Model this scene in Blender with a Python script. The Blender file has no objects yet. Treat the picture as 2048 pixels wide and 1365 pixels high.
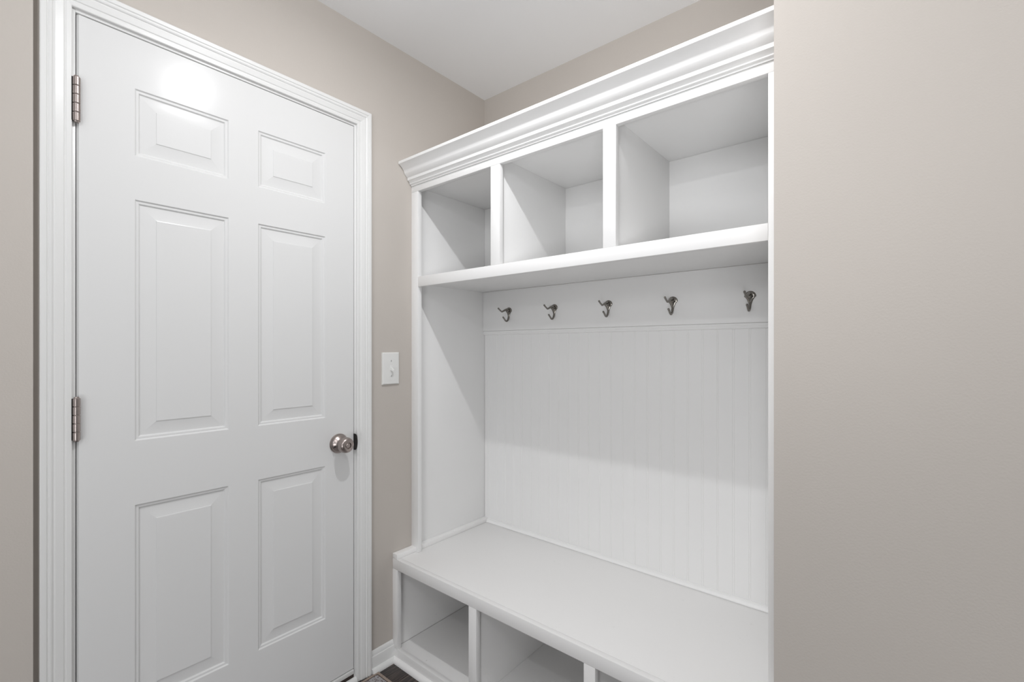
import bpy, bmesh, math, random
from mathutils import Vector
random.seed(4)
S = bpy.context.scene
COL = S.collection

# ------------------------------------------------------------------ camera
cam = bpy.data.cameras.new('camera')
co = bpy.data.objects.new('camera', cam); COL.objects.link(co)
YAW = 0.691874503
cam.sensor_fit = 'HORIZONTAL'; cam.sensor_width = 36.0
cam.lens = 931.5 / 2048 * 36
cam.shift_y = 15.0 / 2048
cam.clip_start = 0.02
co.location = (-1.672, -1.561, 1.245)
co.rotation_euler = (math.pi / 2, 0, YAW - math.pi / 2)
S.camera = co

# ------------------------------------------------------------------ light
w = bpy.data.worlds.new('world'); S.world = w; w.use_nodes = True
w.node_tree.nodes['Background'].inputs[0].default_value = (0.955, 0.98, 1, 1)
w.node_tree.nodes['Background'].inputs[1].default_value = 0.30
S.view_settings.view_transform = 'Standard'; S.view_settings.look = 'None'
S.view_settings.exposure = 0.02; S.view_settings.gamma = 1.0
S.view_settings.use_curve_mapping = False

def lamp(name, kind, loc, power, size, color, rot=(0, 0, 0), size_y=None):
    l = bpy.data.lights.new(name, kind); l.energy = power; l.color = color
    if kind == 'AREA':
        l.shape = 'RECTANGLE' if size_y else 'DISK'
        l.size = size
        if size_y: l.size_y = size_y
    else: l.shadow_soft_size = size
    o = bpy.data.objects.new(name, l); COL.objects.link(o); o.location = loc; o.rotation_euler = rot
    return o
CEIL = 2.462
NEU = (0.98, 0.985, 1.0)
lamp('ceiling_lamp_light', 'AREA', (-1.0, -0.86, 2.395), 7.0, 0.03, NEU)         # small flush lamp: light thrown down
lamp('ceiling_lamp_globe', 'POINT', (-1.0, -0.86, 2.39), 4.5, 0.02, NEU)          # and its glowing globe
lamp('hall_lamp_light', 'POINT', (-2.15, -1.5, 2.12), 12.0, 0.02, NEU)
up = lamp('added_upward_fill', 'SPOT', (-2.3, -2.1, 0.9), 36.0, 0.25, NEU)  # no such fixture: spot added to brighten ceiling, crown and cubby undersides
up.data.spot_size = math.radians(80); up.data.spot_blend = 1.0
up.rotation_euler = (Vector((-0.3, -0.75, 2.75)) - Vector((-2.3, -2.1, 0.9))).to_track_quat('-Z', 'Y').to_euler()
lamp('added_low_fill', 'POINT', (-3.2, -1.9, 0.5), 44.0, 0.30, NEU)  # no window here: point fill added to lift the lower walls and bench
lamp('added_front_fill', 'AREA', (-3.7, -1.65, 2.0), 8.0, 0.45, NEU, (0, math.radians(-90), 0))  # unseen soft disk behind the camera, added as frontal fill for the hutch

# ------------------------------------------------------------------ materials
def mat(name, col, rough=0.5, metal=0.0, bump=0.0, bscale=200.0, spec=0.5, var=0.0, vscale=3.0, stretch=None):
    m = bpy.data.materials.new(name); m.use_nodes = True
    nt = m.node_tree; p = nt.nodes['Principled BSDF']
    p.inputs['Base Color'].default_value = (*col, 1); p.inputs['Roughness'].default_value = rough
    p.inputs['Metallic'].default_value = metal; p.inputs['Specular IOR Level'].default_value = spec
    tc = nt.nodes.new('ShaderNodeTexCoord'); src = tc.outputs['Object']
    if stretch:
        mp = nt.nodes.new('ShaderNodeMapping'); mp.inputs['Scale'].default_value = stretch
        nt.links.new(src, mp.inputs['Vector']); src = mp.outputs['Vector']
    if bump:
        n = nt.nodes.new('ShaderNodeTexNoise'); n.inputs['Scale'].default_value = bscale; n.inputs['Detail'].default_value = 4
        nt.links.new(src, n.inputs['Vector'])
        b = nt.nodes.new('ShaderNodeBump'); b.inputs['Strength'].default_value = bump; b.inputs['Distance'].default_value = 0.001
        nt.links.new(n.outputs['Fac'], b.inputs['Height']); nt.links.new(b.outputs['Normal'], p.inputs['Normal'])
    if var:
        n = nt.nodes.new('ShaderNodeTexNoise'); n.inputs['Scale'].default_value = vscale; n.inputs['Detail'].default_value = 5
        nt.links.new(src, n.inputs['Vector'])
        r = nt.nodes.new('ShaderNodeValToRGB')
        r.color_ramp.elements[0].position = 0.3; r.color_ramp.elements[1].position = 0.7
        r.color_ramp.elements[0].color = (*[c * (1 - var) for c in col], 1)
        r.color_ramp.elements[1].color = (*[min(1, c * (1 + var)) for c in col], 1)
        nt.links.new(n.outputs['Fac'], r.inputs['Fac']); nt.links.new(r.outputs['Color'], p.inputs['Base Color'])
    return m
WALL = mat('beige_wall_paint', (0.563, 0.521, 0.479), 0.75, bump=0.25, bscale=260, spec=0.3, var=0.012, vscale=2.2)
WHITE = mat('white_cabinet_paint', (0.885, 0.882, 0.875), 0.42, bump=0.06, bscale=120, var=0.008, vscale=4)
TRIM = mat('white_trim_paint', (0.80, 0.80, 0.79), 0.32, bump=0.04, bscale=150)
DOORM = mat('white_door_paint', (0.76, 0.76, 0.755), 0.20, bump=0.05, bscale=90, spec=0.16)
def scuffed(name, col, rough):
    """white paint with a few small grey scuffs and chips"""
    m = mat(name, col, rough, bump=0.06, bscale=120)
    nt = m.node_tree; p = nt.nodes['Principled BSDF']; tc = [n for n in nt.nodes if n.type == 'TEX_COORD'][0]
    a = nt.nodes.new('ShaderNodeTexNoise'); a.inputs['Scale'].default_value = 55; a.inputs['Detail'].default_value = 6; a.inputs['Roughness'].default_value = 0.7
    b = nt.nodes.new('ShaderNodeTexNoise'); b.inputs['Scale'].default_value = 9; b.inputs['Detail'].default_value = 2
    for n in (a, b): nt.links.new(tc.outputs['Object'], n.inputs['Vector'])
    ra = nt.nodes.new('ShaderNodeMapRange'); ra.inputs['From Min'].default_value = 0.66; ra.inputs['From Max'].default_value = 0.74
    rb = nt.nodes.new('ShaderNodeMapRange'); rb.inputs['From Min'].default_value = 0.50; rb.inputs['From Max'].default_value = 0.62
    nt.links.new(a.outputs['Fac'], ra.inputs['Value']); nt.links.new(b.outputs['Fac'], rb.inputs['Value'])
    mu = nt.nodes.new('ShaderNodeMath'); mu.operation = 'MULTIPLY'
    nt.links.new(ra.outputs[0], mu.inputs[0]); nt.links.new(rb.outputs[0], mu.inputs[1])
    mx = nt.nodes.new('ShaderNodeMix'); mx.data_type = 'RGBA'
    mx.inputs['A'].default_value = (*col, 1); mx.inputs['B'].default_value = (*[c * 0.62 for c in col], 1)
    nt.links.new(mu.outputs[0], mx.inputs['Factor']); nt.links.new(mx.outputs['Result'], p.inputs['Base Color'])
    return m
BENCHM = scuffed('worn_white_bench_paint', (0.88, 0.872, 0.862), 0.40)
CEILM = mat('white_ceiling_paint', (0.94, 0.942, 0.945), 0.85, bump=0.1, bscale=300, spec=0.2)
NICKEL = mat('brushed_nickel', (0.40, 0.345, 0.325), 0.30, 1.0, bump=0.08, bscale=500, var=0.08, vscale=30)
HOOKM = mat('polished_dark_nickel', (0.24, 0.225, 0.205), 0.15, 1.0)
DARKM = mat('dark_bronze', (0.035, 0.032, 0.03), 0.35, 0.8)
SLOT = mat('black_recess', (0.01, 0.01, 0.01), 0.8)
PLATE = mat('white_plastic', (0.80, 0.80, 0.78), 0.25)
SILL = mat('dark_wood_sill', (0.045, 0.03, 0.025), 0.5, bump=0.3, bscale=40, var=0.4, vscale=8, stretch=(1, 14, 14))

def floor_mat():
    m = mat('dark_wood_plank', (0.04, 0.034, 0.032), 0.42, bump=0.5, bscale=9, stretch=(1.2, 22, 22))
    nt = m.node_tree; p = nt.nodes['Principled BSDF']
    mp = [n for n in nt.nodes if n.type == 'MAPPING'][0]
    oi = nt.nodes.new('ShaderNodeObjectInfo')
    ad = nt.nodes.new('ShaderNodeVectorMath'); ad.operation = 'ADD'
    sc = nt.nodes.new('ShaderNodeVectorMath'); sc.operation = 'SCALE'; sc.inputs['Scale'].default_value = 37.0
    cb = nt.nodes.new('ShaderNodeCombineXYZ')
    nt.links.new(oi.outputs['Random'], cb.inputs[0]); nt.links.new(oi.outputs['Random'], cb.inputs[2])
    nt.links.new(cb.outputs[0], sc.inputs[0]); nt.links.new(mp.outputs[0], ad.inputs[0]); nt.links.new(sc.outputs[0], ad.inputs[1])
    n = nt.nodes.new('ShaderNodeTexNoise'); n.inputs['Scale'].default_value = 7; n.inputs['Detail'].default_value = 7; n.inputs['Roughness'].default_value = 0.75
    nt.links.new(ad.outputs[0], n.inputs['Vector'])
    r = nt.nodes.new('ShaderNodeValToRGB'); e = r.color_ramp.elements
    e[0].position = 0.32; e[0].color = (0.011, 0.009, 0.009, 1)
    e[1].position = 0.60; e[1].color = (0.11, 0.08, 0.068, 1)
    x = e.new(0.48); x.color = (0.032, 0.027, 0.026, 1)
    nt.links.new(n.outputs['Fac'], r.inputs['Fac']); nt.links.new(r.outputs['Color'], p.inputs['Base Color'])
    return m
FLOORM = floor_mat()

def rug_mat(name, a, b, c, sc):
    m = mat(name, a, 0.95, bump=1.0, bscale=900, spec=0.1)
    nt = m.node_tree; p = nt.nodes['Principled BSDF']; tc = [n for n in nt.nodes if n.type == 'TEX_COORD'][0]
    v = nt.nodes.new('ShaderNodeTexVoronoi'); v.inputs['Scale'].default_value = sc
    n = nt.nodes.new('ShaderNodeTexNoise'); n.inputs['Scale'].default_value = sc * 1.6; n.inputs['Detail'].default_value = 6
    nt.links.new(tc.outputs['Object'], v.inputs['Vector']); nt.links.new(tc.outputs['Object'], n.inputs['Vector'])
    ma = nt.nodes.new('ShaderNodeMath'); ma.operation = 'ADD'
    nt.links.new(v.outputs['Distance'], ma.inputs[0]); nt.links.new(n.outputs['Fac'], ma.inputs[1])
    r = nt.nodes.new('ShaderNodeValToRGB'); e = r.color_ramp.elements
    e[0].position = 0.55; e[0].color = (*a, 1); e[1].position = 1.05; e[1].color = (*c, 1)
    x = e.new(0.78); x.color = (*b, 1)
    nt.links.new(ma.outputs[0], r.inputs['Fac']); nt.links.new(r.outputs['Color'], p.inputs['Base Color'])
    return m
RUG = rug_mat('rug_pile', (0.09, 0.07, 0.07), (0.24, 0.19, 0.18), (0.46, 0.45, 0.46), 130)
RUGB = rug_mat('rug_border', (0.20, 0.15, 0.12), (0.30, 0.23, 0.19), (0.40, 0.33, 0.28), 260)
RUGL = rug_mat('rug_border_line', (0.07, 0.05, 0.05), (0.10, 0.075, 0.07), (0.16, 0.12, 0.11), 260)

# ------------------------------------------------------------------ helpers
class MB:
    """Collects shapes and links them as one mesh object."""
    def __init__(s): s.bm = bmesh.new()
    def box(s, x0, x1, y0, y1, z0, z1, bev=0.0):
        t = bmesh.new()
        vs = [t.verts.new((x, y, z)) for x in sorted((x0, x1)) for y in sorted((y0, y1)) for z in sorted((z0, z1))]
        for f in ((0, 1, 3, 2), (4, 6, 7, 5), (0, 4, 5, 1), (2, 3, 7, 6), (0, 2, 6, 4), (1, 5, 7, 3)):
            t.faces.new([vs[i] for i in f])
        if bev: bmesh.ops.bevel(t, geom=t.edges[:], offset=bev, segments=2, profile=0.5, affect='EDGES')
        s.merge(t); return s
    def merge(s, t):
        me = bpy.data.meshes.new('tmp'); t.to_mesh(me); t.free(); s.bm.from_mesh(me); bpy.data.meshes.remove(me)
    def loft(s, sections, closed=True, caps=True):
        """sections: lists of points, each a closed outline with the same count"""
        rows = [[s.bm.verts.new(p) for p in sec] for sec in sections]
        n = len(rows[0])
        for a, b in zip(rows, rows[1:]):
            for i in range(n if closed else n - 1):
                j = (i + 1) % n
                s.bm.faces.new((a[i], a[j], b[j], b[i]))
        if caps:
            s.bm.faces.new(rows[0][::-1]); s.bm.faces.new(rows[-1])
        return s
    def lathe(s, prof, axis_o, axis_d, up, seg=40):
        """prof: (radius, distance) pairs turned about the axis"""
        o = Vector(axis_o); d = Vector(axis_d).normalized(); u = Vector(up).normalized(); v = d.cross(u)
        rows = []
        for r, h in prof:
            if r < 1e-6: rows.append([s.bm.verts.new(o + d * h)])
            else: rows.append([s.bm.verts.new(o + d * h + (u * math.cos(a) + v * math.sin(a)) * r) for a in [2 * math.pi * k / seg for k in range(seg)]])
        for a, b in zip(rows, rows[1:]):
            for i in range(seg):
                j = (i + 1) % seg
                if len(a) == 1 and len(b) == 1: continue
                if len(a) == 1: s.bm.faces.new((a[0], b[j], b[i]))
                elif len(b) == 1: s.bm.faces.new((a[i], a[j], b[0]))
                else: s.bm.faces.new((a[i], a[j], b[j], b[i]))
        return s
    def tube(s, pts, rads, seg=14, flat=1.0):
        """smooth tube through points lying in a plane y = const"""
        P = [Vector(p) for p in pts]
        # Catmull-Rom refine
        Q = []; R = []
        for i in range(len(P) - 1):
            p0 = P[max(i - 1, 0)]; p1 = P[i]; p2 = P[i + 1]; p3 = P[min(i + 2, len(P) - 1)]
            for k in range(6):
                t = k / 6
                Q.append(0.5 * ((2 * p1) + (-p0 + p2) * t + (2 * p0 - 5 * p1 + 4 * p2 - p3) * t * t + (-p0 + 3 * p1 - 3 * p2 + p3) * t ** 3))
                R.append(rads[i] * (1 - t) + rads[i + 1] * t)
        Q.append(P[-1]); R.append(rads[-1])
        Y = Vector((0, 1, 0)); rows = []
        for i, q in enumerate(Q):
            d = (Q[min(i + 1, len(Q) - 1)] - Q[max(i - 1, 0)]).normalized(); n = d.cross(Y).normalized()
            rows.append([q + (Y * math.cos(a) * flat + n * math.sin(a)) * R[i] for a in [2 * math.pi * k / seg for k in range(seg)]])
        # rounded ends
        def cap(row, q, d, r):
            return [[q + d * (r * math.sin(t)) + (p - q) * math.cos(t) for p in row] for t in (0.5, 1.0, 1.35)]
        d1 = (Q[-1] - Q[-2]).normalized()
        rows = rows + cap(rows[-1], Q[-1], d1, R[-1])
        s.loft(rows); return s
    def build(s, name, m, parent=None, smooth=35):
        bmesh.ops.recalc_face_normals(s.bm, faces=s.bm.faces[:])
        me = bpy.data.meshes.new(name); s.bm.to_mesh(me); s.bm.free()
        for p in me.polygons: p.use_smooth = True
        me.set_sharp_from_angle(angle=math.radians(smooth))
        me.materials.append(m)
        o = bpy.data.objects.new(name, me); COL.objects.link(o)
        if parent:
            o.parent = parent
            o.location = -parent.location
        return o

def empty(name, loc=(0, 0, 0)):
    o = bpy.data.objects.new(name, None); o.empty_display_size = 0.05
    COL.objects.link(o); o.location = loc; return o
def tag(o, label=None, cat=None, group=None, kind=None):
    for k, v in (('label', label), ('category', cat), ('group', group), ('kind', kind)):
        if v: o[k] = v
    return o
def box(name, m, parent, *b, bev=0.0007):
    return MB().box(*b, bev=bev).build(name, m, parent)

# ------------------------------------------------------------------ the setting
RX0, RY0 = -2.7, -2.5          # how far the hall is built behind the camera
DX0, DX1 = -1.468, -0.713      # door slab
DZ0, DZ1 = 0.054, 2.072
JX0, JX1, JZ = -1.4745, -0.7095, 2.0755   # jamb opening
CX0, CX1, CZ = -1.4815, -0.7025, 2.083    # casing inner edge
YR = -1.3635                   # right end of the alcove
WX = -0.585                    # face of the right wall

floor = box('floor', SILL, None, RX0 - .1, 0.1, RY0 - .1, 0.3, -0.10, -0.012, bev=0)
tag(floor, 'dark brown wood plank floor', kind='structure')
PW, PL = 0.127, 1.22
pm = MB().box(0, PL - .0012, 0, PW - .0012, -0.012, 0.0, bev=0.0008)
plank0 = pm.build('plank', FLOORM, floor)
first = True; k = 0
for r in range(21):
    y = 0.004 - (r + 1) * PW
    off = (r * 0.47) % 1.0 * PL
    x = RX0 - off
    while x < -0.02:
        if x + PL > RX0 and y > RY0 - .2:
            if first: o = plank0; first = False
            else: o = plank0.copy(); COL.objects.link(o); o.parent = floor
            o.location = (x, y, 0)
        x += PL
ceiling = box('ceiling', CEILM, None, RX0 - .1, 0.1, RY0 - .1, 0.14, CEIL, CEIL + .1, bev=0)
tag(ceiling, 'flat white ceiling', kind='structure')
m = MB()
m.box(-1.5491, JX0 - .02, 0, 0.12, -.01, CEIL)
m.box(JX1 + .02, 0.1, 0, 0.12, -.01, CEIL)
m.box(JX0 - .02, JX1 + .02, 0, 0.12, JZ + .02, CEIL)
tag(m.build('wall_left', WALL), 'beige painted wall holding the white door', kind='structure')
tag(MB().box(0, 0.1, YR, 0, -.01, CEIL).build('wall_back', WALL), 'beige wall above the white hutch', kind='structure')
tag(MB().box(WX, 0.1, RY0, YR, -.01, CEIL).build('wall_right', WALL), 'beige wall right of the white built-in', kind='structure')
tag(MB().box(RX0, -1.5492, -0.022, 0.12, -.01, CEIL).build('wall_near', WALL), 'beige wall edge left of the door casing', kind='structure')

# baseboards with a shoe moulding
BASE = [(0, 0), (0.0125, 0), (0.0125, 0.058), (0.0115, 0.0605), (0.009, 0.062), (0.0085, 0.0655), (0.0075, 0.0705), (0.0045, 0.0755), (0.0015, 0.0785), (0, 0.079)]
SHOE = [(0, 0)] + [(0.0155 * math.cos(a), 0.0185 * math.sin(a)) for a in [i * math.pi / 2 / 8 for i in range(9)]]
def run_a(prof, x0, x1, y=0.0, base=0.0):      # along the door wall
    return MB().loft([[(x, y - base - t, z) for t, z in prof] for x in (x0, x1)])
def run_b(prof, y0, y1, x, base=0.0):          # along the back / right wall
    return MB().loft([[(x - base - t, y, z) for t, z in prof] for y in (y0, y1)])
o = tag(run_a(BASE, CX1 + .057, -0.5392).build('baseboard_left', TRIM), 'short white baseboard between door casing and bench', kind='structure')
run_a(SHOE, CX1 + .0585, -0.5395, 0, .0127).build('shoe_moulding', TRIM, o)
o = tag(run_b(BASE, RY0, YR, WX).build('baseboard_right', TRIM), 'white baseboard of the right wall', kind='structure')
run_b(SHOE, RY0, YR, WX, .0127).build('shoe_moulding', TRIM, o)
o = tag(run_a(BASE, RX0, -1.5492, -.022).build('baseboard_near', TRIM), kind='structure')

# ------------------------------------------------------------------ door casing (trim_1)
trim = tag(empty('trim_1', (CX0, 0, 0)), 'white moulded casing around the door', kind='structure')
CAS = [(0, 0), (0, .0075), (.0015, .009), (.010, .0098), (.0115, .0088), (.0135, .0088), (.0155, .0108), (.030, .0135), (.0315, .0125), (.0335, .0125),
       (.0355, .0150), (.0380, .0162), (.0405, .0162), (.0420, .0148), (.0435, .0148), (.0455, .0172), (.0545, .0176), (.0565, .0165), (.057, .015), (.057, 0)]
MB().loft([[(CX0 - t, -h, 0.0) for t, h in CAS], [(CX0 - t, -h, CZ + t) for t, h in CAS]]).build('side_casing', TRIM, trim, 20)
MB().loft([[(CX1 + t, -h, 0.0) for t, h in CAS], [(CX1 + t, -h, CZ + t) for t, h in CAS]]).build('side_casing', TRIM, trim, 20)
MB().loft([[(CX0 - t, -h, CZ + t) for t, h in CAS], [(CX1 + t, -h, CZ + t) for t, h in CAS]]).build('head_casing', TRIM, trim, 20)
MB().box(JX0 - .019, JX0, 0.0001, 0.119, 0, JZ + .019, bev=.0006).build('side_jamb', TRIM, trim)
MB().box(JX1, JX1 + .019, 0.0001, 0.119, 0, JZ + .019, bev=.0006).build('side_jamb', TRIM, trim)
MB().box(JX0, JX1, 0.0001, 0.119, JZ, JZ + .019, bev=.0006).build('head_jamb', TRIM, trim)
MB().box(JX0, JX0 + .012, 0.048, 0.08, 0, JZ).build('door_stop', TRIM, trim)
MB().box(JX1 - .012, JX1, 0.048, 0.08, 0, JZ).build('door_stop', TRIM, trim)
MB().box(JX0 + .012, JX1 - .012, 0.048, 0.08, JZ - .012, JZ).build('door_stop', TRIM, trim)

# threshold
th = tag(empty('trim_2', (-1.09, 0, 0)), 'dark wood door sill with white shoe moulding in front', kind='structure')
tag(MB().box(JX0, JX1, 0.004, 0.119, -.005, 0.030, bev=.001).build('sill', SILL, th), 'dark brown wooden sill')
MB().box(JX0 + .003, JX1 - .003, -0.004, 0.04, 0.0345, 0.0505, bev=.002).build('sill_cap', TRIM, th)
MB().loft([[(x, 0.002 - t, z) for t, z in SHOE] for x in (CX0 + .001, CX1 - .001)]).build('shoe_moulding', TRIM, th)

# ------------------------------------------------------------------ door_1
door = tag(empty('door_1', (DX0, 0, DZ0)), 'white six-panel door with satin nickel knob and hinges', kind='structure')
PX = [(-1.359, -1.132), (-1.049, -0.8225)]
PZ = [(0.286, 0.829), (0.999, 1.642), (1.7575, 1.9375)]
def slab():
    m = MB(); bm = m.bm
    xs = [DX0] + [v for p in PX for v in p] + [DX1]; zs = [DZ0] + [v for p in PZ for v in p] + [DZ1]
    g = [[bm.verts.new((x, 0, z)) for z in zs] for x in xs]
    for i in range(len(xs) - 1):
        for j in range(len(zs) - 1):
            if i in (1, 3) and j in (1, 3, 5): continue
            bm.faces.new((g[i][j], g[i + 1][j], g[i + 1][j + 1], g[i][j + 1]))
    # eased hinge edge, square sides, back face
    def ring(dx0, y):
        return [Vector((DX0 - dx0, y, DZ0)), Vector((DX1, y, DZ0)), Vector((DX1, y, DZ1)), Vector((DX0 - dx0, y, DZ1))]
    r0 = [bm.verts.new(p) for p in ring(0, 0)]
    r1 = [bm.verts.new(p) for p in ring(.0042, .006)]
    r2 = [bm.verts.new(p) for p in ring(.0042, .042)]
    for a, b in ((r0, r1), (r1, r2)):
        for i in range(4):
            j = (i + 1) % 4; bm.faces.new((a[i], a[j], b[j], b[i]))
    bm.faces.new(r2)
    bmesh.ops.remove_doubles(bm, verts=bm.verts[:], dist=1e-6)
    return m.build('slab', DOORM, door, 20)
slab()
def ring_rect(x0, x1, z0, z1, ins, y):
    return [(x0 + ins, y, z0 + ins), (x1 - ins, y, z0 + ins), (x1 - ins, y, z1 - ins), (x0 + ins, y, z1 - ins)]
PROF = [(0, 0), (.0012, .0005), (.0030, .0032), (.0042, .0038), (.0085, .0040), (.0098, .0046), (.0115, .0072), (.0130, .0080), (.0150, .0080),
        (.0470, .0022), (.0474, .0010), (.0490, .0006)]
for x0, x1 in PX:
    for z0, z1 in PZ:
        m = MB()
        rows = [[m.bm.verts.new(p) for p in ring_rect(x0, x1, z0, z1, i, y)] for i, y in PROF]
        for a, b in zip(rows, rows[1:]):
            for i in range(4):
                j = (i + 1) % 4; m.bm.faces.new((a[i], a[j], b[j], b[i]))
        m.bm.faces.new(rows[-1])
        po = m.build('panel', DOORM, door, 12)
        for p in po.data.polygons:      # the moulded field faces the room
            pass
        if sum(p.normal.y * p.area for p in po.data.polygons) > 0: po.data.flip_normals()

# hinges: leaf, five knuckles, pin tips
for z0, z1 in ((1.803, 1.912), (1.019, 1.123), (0.235, 0.341)):
    hx, hy = -1.4735, -0.0085
    h = MB().lathe([(0, z0 - .003), (.0045, z0 - .003), (.0055, z0), (.0055, z1), (.0045, z1 + .003), (0, z1 + .003)], (hx, hy, 0), (0, 0, 1), (1, 0, 0), 20).build('hinge', NICKEL, door)
    n = 5; L = (z1 - z0) / n
    for k in range(n):
        a = z0 + k * L + .0006; b = z0 + (k + 1) * L - .0006
        kn = MB().lathe([(0, a), (.0066, a), (.0074, a + .0008), (.0074, b - .0008), (.0066, b), (0, b)], (hx, hy, 0), (0, 0, 1), (1, 0, 0), 24)
        kn.build('knuckle', NICKEL, h).location = (0, 0, 0)
    lf = MB().box(hx - .0112, hx - .0005, -.0088, -.0003, z0 + .001, z1 - .001, bev=.0004).build('hinge_leaf', DARKM, h)
    lf.location = (0, 0, 0)

# knob
KX, KZ = -0.773, 0.901
kr = MB().lathe([(0, -.002), (.035, -.002), (.0352, .003), (.0335, .0055), (.0318, .006), (.0312, .0075), (.0296, .0105), (.0256, .0140), (.0205, .0180), (.0168, .0225), (.0160, .0255),
                (.0178, .0275), (.0215, .0300), (.0250, .0345), (.0270, .0400), (.0277, .0460), (.0275, .0520), (.0262, .0575), (.0235, .0620), (.0195, .0648), (.0150, .0658), (.0116, .0660),
                (.0109, .0650), (.0105, .0615), (0, .0615)], (KX, 0, KZ), (0, -1, 0), (0, 0, 1), 64)
knob = kr.build('door_knob', NICKEL, door, 30)
b = MB().lathe([(0, .060), (.0083, .060), (.0083, .0645), (.0076, .0652), (0, .0654)], (KX, 0, KZ), (0, -1, 0), (0, 0, 1), 32)
b.build('lock_button', NICKEL, knob).location = (0, 0, 0)
b = MB().lathe([(0, .0), (.0024, .0), (.0024, .012), (0, .012)], (KX - .0205, -.0085, KZ - .006), (-.45, -1, -.12), (0, 0, 1), 16)
b.build('release_hole', SLOT, knob).location = (0, 0, 0)
# strike plate lip on the jamb
pts = [(JX1 - .0022 + .0098 * math.cos(a), .030 * math.sin(a)) for a in [math.pi * (k / 20 - 0.5) for k in range(21)]]
MB().loft([[(x, y, 0.898 + z) for x, z in pts] for y in (-.0100, .004)]).build('strike_plate', DARKM, door)

# ------------------------------------------------------------------ light switch
sw = tag(empty('light_switch', (-0.5515, 0, 1.166)), 'white toggle light switch plate on the beige wall beside the door casing', 'switch')
m = MB()
rows = [[(-0.5515 + sx * (.0395 - i), y, 1.166 + sz * (.0635 - i)) for sx, sz in ((-1, -1), (1, -1), (1, 1), (-1, 1))] for i, y in ((0, 0), (0, -.0050), (.0010, -.0068), (.0035, -.0084), (.0050, -.0086))]
m.loft(rows); m.build('wall_plate', PLATE, sw, 20)
for z in (1.166 + .030, 1.166 - .030):
    s_ = MB().lathe([(0, .008), (.0036, .008), (.0034, .0092), (.0015, .0097), (0, .0098)], (-0.5515, 0, z), (0, -1, 0), (0, 0, 1), 20).build('screw', PLATE, sw)
    MB().box(-0.5515 - .0008, -0.5515 + .0008, -.0100, -.0088, z - .003, z + .003).build('screw_slot', SLOT, s_).location = (0, 0, 0)
MB().box(-.5515 - .0055, -.5515 + .0055, -.0090, -.004, 1.166 - .0125, 1.166 + .0125, bev=.0005).build('toggle_collar', PLATE, sw)
MB().loft([[(-.5515 + sx * wd, y, z + sz * ht) for sx, sz in ((-1, -1), (1, -1), (1, 1), (-1, 1))] for y, z, wd, ht in ((-.004, 1.166, .0042, .0062), (-.014, 1.1625, .0038, .0048), (-.0225, 1.158, .0035, .0038), (-.024, 1.157, .0028, .003))]).build('toggle_lever', PLATE, sw)

# ------------------------------------------------------------------ bench
BX = -0.539
bench = tag(empty('bench_cabinet', (-0.27, -0.68, 0)), 'white built-in bench with open shoe cubbies and a scuffed front edge', 'bench')
box('bench_top', BENCHM, bench, BX + .0192, -.0005, YR + .0005, -.0005, .3855, .405)
box('front_apron', BENCHM, bench, BX, BX + .019, YR + .0005, -.0005, .3635, .405, bev=.0009)
box('end_cap', BENCHM, bench, BX, -.0005, -.0285, -.0005, .4052, .4245, bev=.0009)
box('bottom_rail', BENCHM, bench, BX, BX + .019, YR + .0005, -.0005, .0005, .0485, bev=.0009)
box('cubby_floor', BENCHM, bench, BX + .0194, -.0065, YR + .0108, -.0112, .0265, .0462)
for y0, y1 in ((-.0315, -.0005), (-.465, -.429), (-.919, -.883), (YR + .0005, -1.329)):
    box('stile', BENCHM, bench, BX, BX + .019, y0, y1, .0488, .3632, bev=.0006)
for y0, y1 in ((-.0110, -.0005), (-.4565, -.4375), (-.9105, -.8915), (YR + .0005, YR + .0105)):
    box('divider', BENCHM, bench, BX + .0193, -.0065, y0, y1, .0465, .3852)
box('back_panel', BENCHM, bench, -.006, -.0005, YR + .0005, -.0005, .0005, .3852)
MB().loft([[(BX - .0002 - t, y, z + .0002) for t, z in SHOE] for y in (YR + .0005, -.0005)]).build('shoe_moulding', BENCHM, bench)

# ------------------------------------------------------------------ hutch
HX = -0.445
hutch = tag(empty('hutch', (-0.22, -0.68, 0.405)), 'tall white hutch with three open cubbies, crown moulding and beadboard back above the bench', 'cabinet')
Z0, ZT = .4055, 1.919
box('stile', WHITE, hutch, HX, HX + .019, -.043, -.0005, Z0, 1.8928, bev=.0007)
box('stile', WHITE, hutch, HX, HX + .019, YR + .0005, -1.3262, Z0, 1.8928, bev=.0007)
box('top_rail', WHITE, hutch, HX, HX + .019, YR + .0005, -.0005, 1.8932, 1.9188, bev=.0007)
box('shelf_edge', WHITE, hutch, HX - .0004, HX + .0186, -1.3259, -.0433, 1.4995, 1.5405, bev=.0009)
for y0, y1 in ((-.488, -.4455), (-.9335, -.892)):
    box('stile', WHITE, hutch, HX, HX + .019, y0, y1, 1.5408, 1.8928, bev=.0007)
box('shelf', WHITE, hutch, HX + .0190, -.0195, YR + .008, -.0075, 1.5175, 1.5375)
box('top_panel', WHITE, hutch, HX + .0193, -.0005, YR + .0005, -.0005, 1.923, 1.941)
for y0, y1 in ((-.476, -.4575), (-.9225, -.9040)):
    box('divider', WHITE, hutch, HX + .0193, -.0065, y0, y1, 1.538, 1.9228)
box('side_panel', WHITE, hutch, HX + .0193, -.0005, -.0070, -.0005, Z0, 1.9228, bev=.0003)
box('side_panel', WHITE, hutch, HX + .0193, -.0005, YR + .0005, YR + .0075, Z0, 1.9228, bev=.0003)
box('back_panel', WHITE, hutch, -.006, -.0005, YR + .008, -.0075, 1.5380, 1.9228, bev=.0003)
box('hook_rail', WHITE, hutch, -.019, -.0005, YR + .008, -.0075, 1.3290, 1.5172, bev=.0012)
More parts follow.
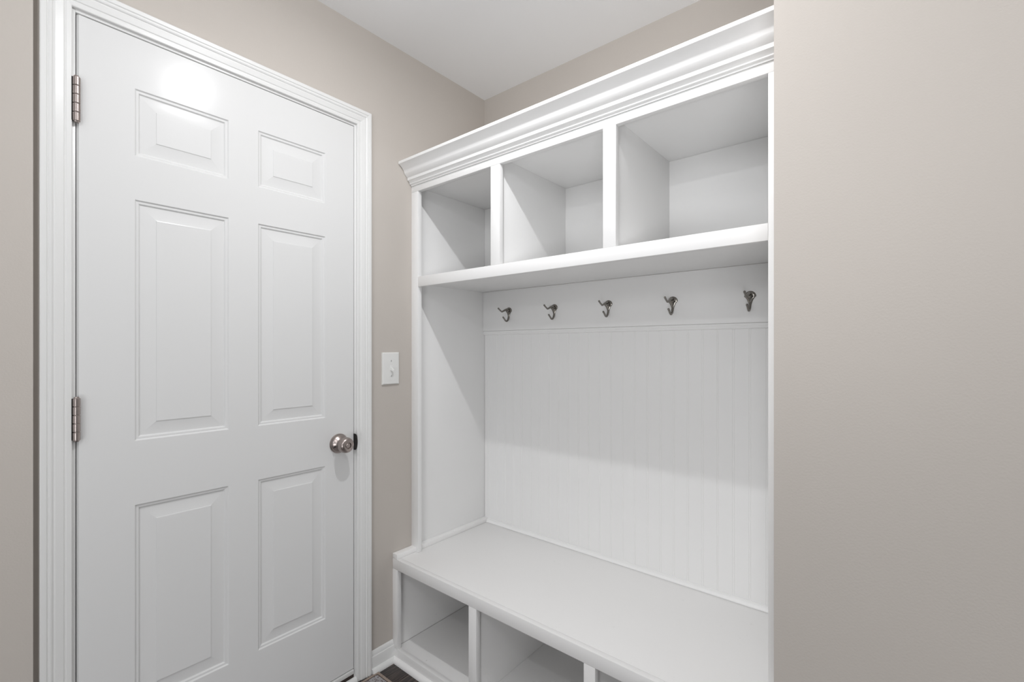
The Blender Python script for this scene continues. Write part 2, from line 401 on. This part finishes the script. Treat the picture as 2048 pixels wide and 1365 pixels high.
# thin cap moulding under the hook rail
CAPM = [(0, 0), (.0085, 0), (.0105, .002), (.0112, .005), (.0105, .0085), (.0120, .0105), (.0120, .0165), (.0105, .0178), (0, .0178)]
MB().loft([[(-.0055 - t * .75, y, 1.3108 + z) for t, z in CAPM] for y in (YR + .008, -.0075)]).build('cap_moulding', WHITE, hutch, 20)
# small cove moulding where the beadboard meets the bench
CV = [(0, 0), (.0135, 0), (.0135, .003), (.0105, .0045), (.0070, .0075), (.0050, .0110), (.0045, .0140), (.0040, .0155), (0, .0155)]
MB().loft([[(-.0055 - t, y, Z0 + z) for t, z in CV] for y in (YR + .008, -.0075)]).build('base_moulding', WHITE, hutch, 20)

# beadboard: 50 mm boards, a bead and a groove on each
def bead_section(y0, y1, full=True):
    f = -.0062; b = -.0008
    w = y1 - y0
    pts = [(b, y0), (f + .0010, y0), (f + .0007, y0 + .0005), (f, y0 + .0012)]
    if full:
        pts += [(f, y1 - .0066), (f + .0010, y1 - .0060), (f + .0010, y1 - .0056), (f, y1 - .0050),
                (f - .0002, y1 - .0035), (f, y1 - .0014), (f + .0007, y1 - .0005), (f + .0010, y1)]
    else:
        pts += [(f, y1 - .001)]
    pts += [(b, y1)]
    return pts
def board(y0, y1, full=True):
    sec = bead_section(y0, y1, full)
    return MB().loft([[(x, y, z) for x, y in sec] for z in (Z0 + .0002, 1.3288)])
edges = [-.0075, -.0365] + [-.0365 - .05 * k for k in range(1, 27)] + [YR + .008]
edges = [e for i, e in enumerate(edges) if i == len(edges) - 1 or e > YR + .012]
proto = None
for a, c in zip(edges, edges[1:]):
    if abs((a - c) - .05) < 1e-5:
        if proto is None:
            proto = board(c + .00002, a).build('beadboard_plank', WHITE, hutch, 20); p_y = c
        else:
            o = proto.copy(); COL.objects.link(o); o.parent = hutch
            o.location = (proto.location.x, proto.location.y + (c - p_y), proto.location.z)
    else:
        board(c + .00002, a, (a - c) > .012).build('beadboard_plank', WHITE, hutch, 20)

# crown moulding
def arc(cx, cz, r, a0, a1, n):
    return [(cx + r * math.cos(math.radians(a0 + (a1 - a0) * i / n)), cz + r * math.sin(math.radians(a0 + (a1 - a0) * i / n))) for i in range(n + 1)]
CR = [(HX - .0002, 1.9192), (-.4495, 1.9192), (-.4495, 1.9238), (-.4535, 1.9250), (-.4560, 1.9262), (-.4562, 1.9280), (-.4568, 1.9310), (-.4590, 1.9345), (-.4625, 1.9372),
      (-.4650, 1.9380), (-.4672, 1.9384), (-.4674, 1.9432), (-.4676, 1.9470), (-.4678, 1.9490), (-.4700, 1.9503), (-.4735, 1.9530), (-.4775, 1.9570), (-.4808, 1.9610), (-.4826, 1.9638), (-.4832, 1.9655), (-.4838, 1.9675), (-.4858, 1.9715), (-.4890, 1.9765), (-.4935, 1.9820), (-.4990, 1.9870), (-.5050, 1.9908), (-.5095, 1.9925), (-.5112, 1.9932), (-.5118, 1.9940), (-.5118, 2.0035), (-.5112, 2.0042), (HX - .0002, 2.0042)]
MB().loft([[(x, y, z) for x, z in CR] for y in (YR + .0005, -.0022)]).build('crown_moulding', WHITE, hutch, 24)
box('crown_backing', WHITE, hutch, HX, HX + .019, YR + .0005, -.0022, 1.9192, 2.0038)

# ------------------------------------------------------------------ coat hooks
def coat_hook(loc):
    root = empty('coat_hook', loc)
    tag(root, 'x', 'hook', 'coat hooks on the white rail')
    X, Y, Z = loc
    # teardrop back plate, dished, standing on the rail face
    def outline(sc, x):
        pts = []
        for k in range(40):
            a = 2 * math.pi * k / 40
            r = .0178
            y = math.sin(a) * r; z = math.cos(a) * r
            if z < 0:      # pull the lower half down into a stem
                t = -z / r
                z = -.0335 * t ** 1.15
                y = math.copysign((1 - t) ** 1.5 * .0178 * (1 - .10 * math.sin(math.pi * t)) + .0036 * t, y) if abs(y) > 1e-9 else 0
            pts.append((x, Y + y * sc, Z + .004 + z * (sc * .5 + .5)))
        return pts
    m = MB(); m.loft([outline(1.0, X), outline(1.0, X - .0016), outline(.90, X - .0030), outline(.55, X - .0040), outline(.15, X - .0042)])
    m.build('back_plate', HOOKM, root, 50)
    m = MB(); m.tube([(X - .0025, Y, Z + .004), (X - .010, Y, Z + .0105), (X - .024, Y, Z + .0085), (X - .040, Y, Z + .0025), (X - .050, Y, Z - .0010), (X - .057, Y, Z + .0020), (X - .066, Y, Z + .0070), (X - .0740, Y, Z + .0125)],
                    [.0070, .0062, .0048, .0038, .0035, .0033, .0033, .0038])
    m.build('upper_prong', HOOKM, root, 60)
    m = MB(); m.tube([(X - .0022, Y, Z - .014), (X - .0035, Y, Z - .026), (X - .0075, Y, Z - .0365), (X - .0165, Y, Z - .0425), (X - .0250, Y, Z - .0400), (X - .0330, Y, Z - .0330), (X - .0410, Y, Z - .0260)],
                    [.0034, .0042, .0040, .0039, .0036, .0034, .0038])
    m.build('lower_prong', HOOKM, root, 60)
    s_ = MB().lathe([(0, .003), (.0036, .003), (.0034, .0054), (.0018, .0064), (0, .0066)], (X, Y - .0055, Z + .0030), (-1, 0, 0), (0, 0, 1), 20).build('screw', DARKM, root)
    return root
HY = [-.173, -.427, -.684, -.940, -1.193]
HL = ['leftmost dark nickel double coat hook, nearest the inner corner of the hutch',
      'second nickel coat hook from the left on the white rail',
      'middle one of five nickel coat hooks under the shelf',
      'fourth nickel coat hook from the left, second from the beige right wall',
      'rightmost polished nickel coat hook, nearest the beige right wall']
h0 = coat_hook((-.0190, HY[0], 1.4135)); h0['label'] = HL[0]
kids = list(h0.children)
for y, lab in zip(HY[1:], HL[1:]):
    r = h0.copy(); COL.objects.link(r); r.location = (-.0190, y, 1.4130 if y > -.9 else 1.4095); r['label'] = lab
    for ch in kids:
        c = ch.copy(); COL.objects.link(c); c.parent = r

# ------------------------------------------------------------------ rug
rug = tag(empty('rug', (-1.0, -.40, 0)), 'grey and brown patterned rug corner on the dark floor in front of the door', 'rug')
RXa, RXb, RYa, RYb = -1.42, -0.622, -.85, -.0235
def rrect(ins, z, r=.006):
    pts = []
    for cx, cy, a0 in ((RXb - r, RYb - r, 0), (RXa + r, RYb - r, 90), (RXa + r, RYa + r, 180), (RXb - r, RYa + r, 270)):
        for i in range(5):
            a = math.radians(a0 + i * 22.5); rr = max(r - ins * .2, .001)
            pts.append((cx + rr * math.cos(a) - math.copysign(ins, cx + 1.0), cy + rr * math.sin(a) - math.copysign(ins, cy + .44), z))
    return pts
def annulus(a, b, z0, z1, name, m):
    q = MB(); q.loft([rrect(a, .0003), rrect(a, z0), rrect(a + .001, z1), rrect(b, z1), rrect(b, .0003)], caps=False); q.build(name, m, rug)
annulus(0, .0085, .0035, .0050, 'border', RUGB)
annulus(.0086, .0110, .0035, .0044, 'border_line', RUGL)
MB().loft([rrect(.0112, .0003), rrect(.0112, .0040), rrect(.0122, .0048)]).build('pile', RUG, rug)
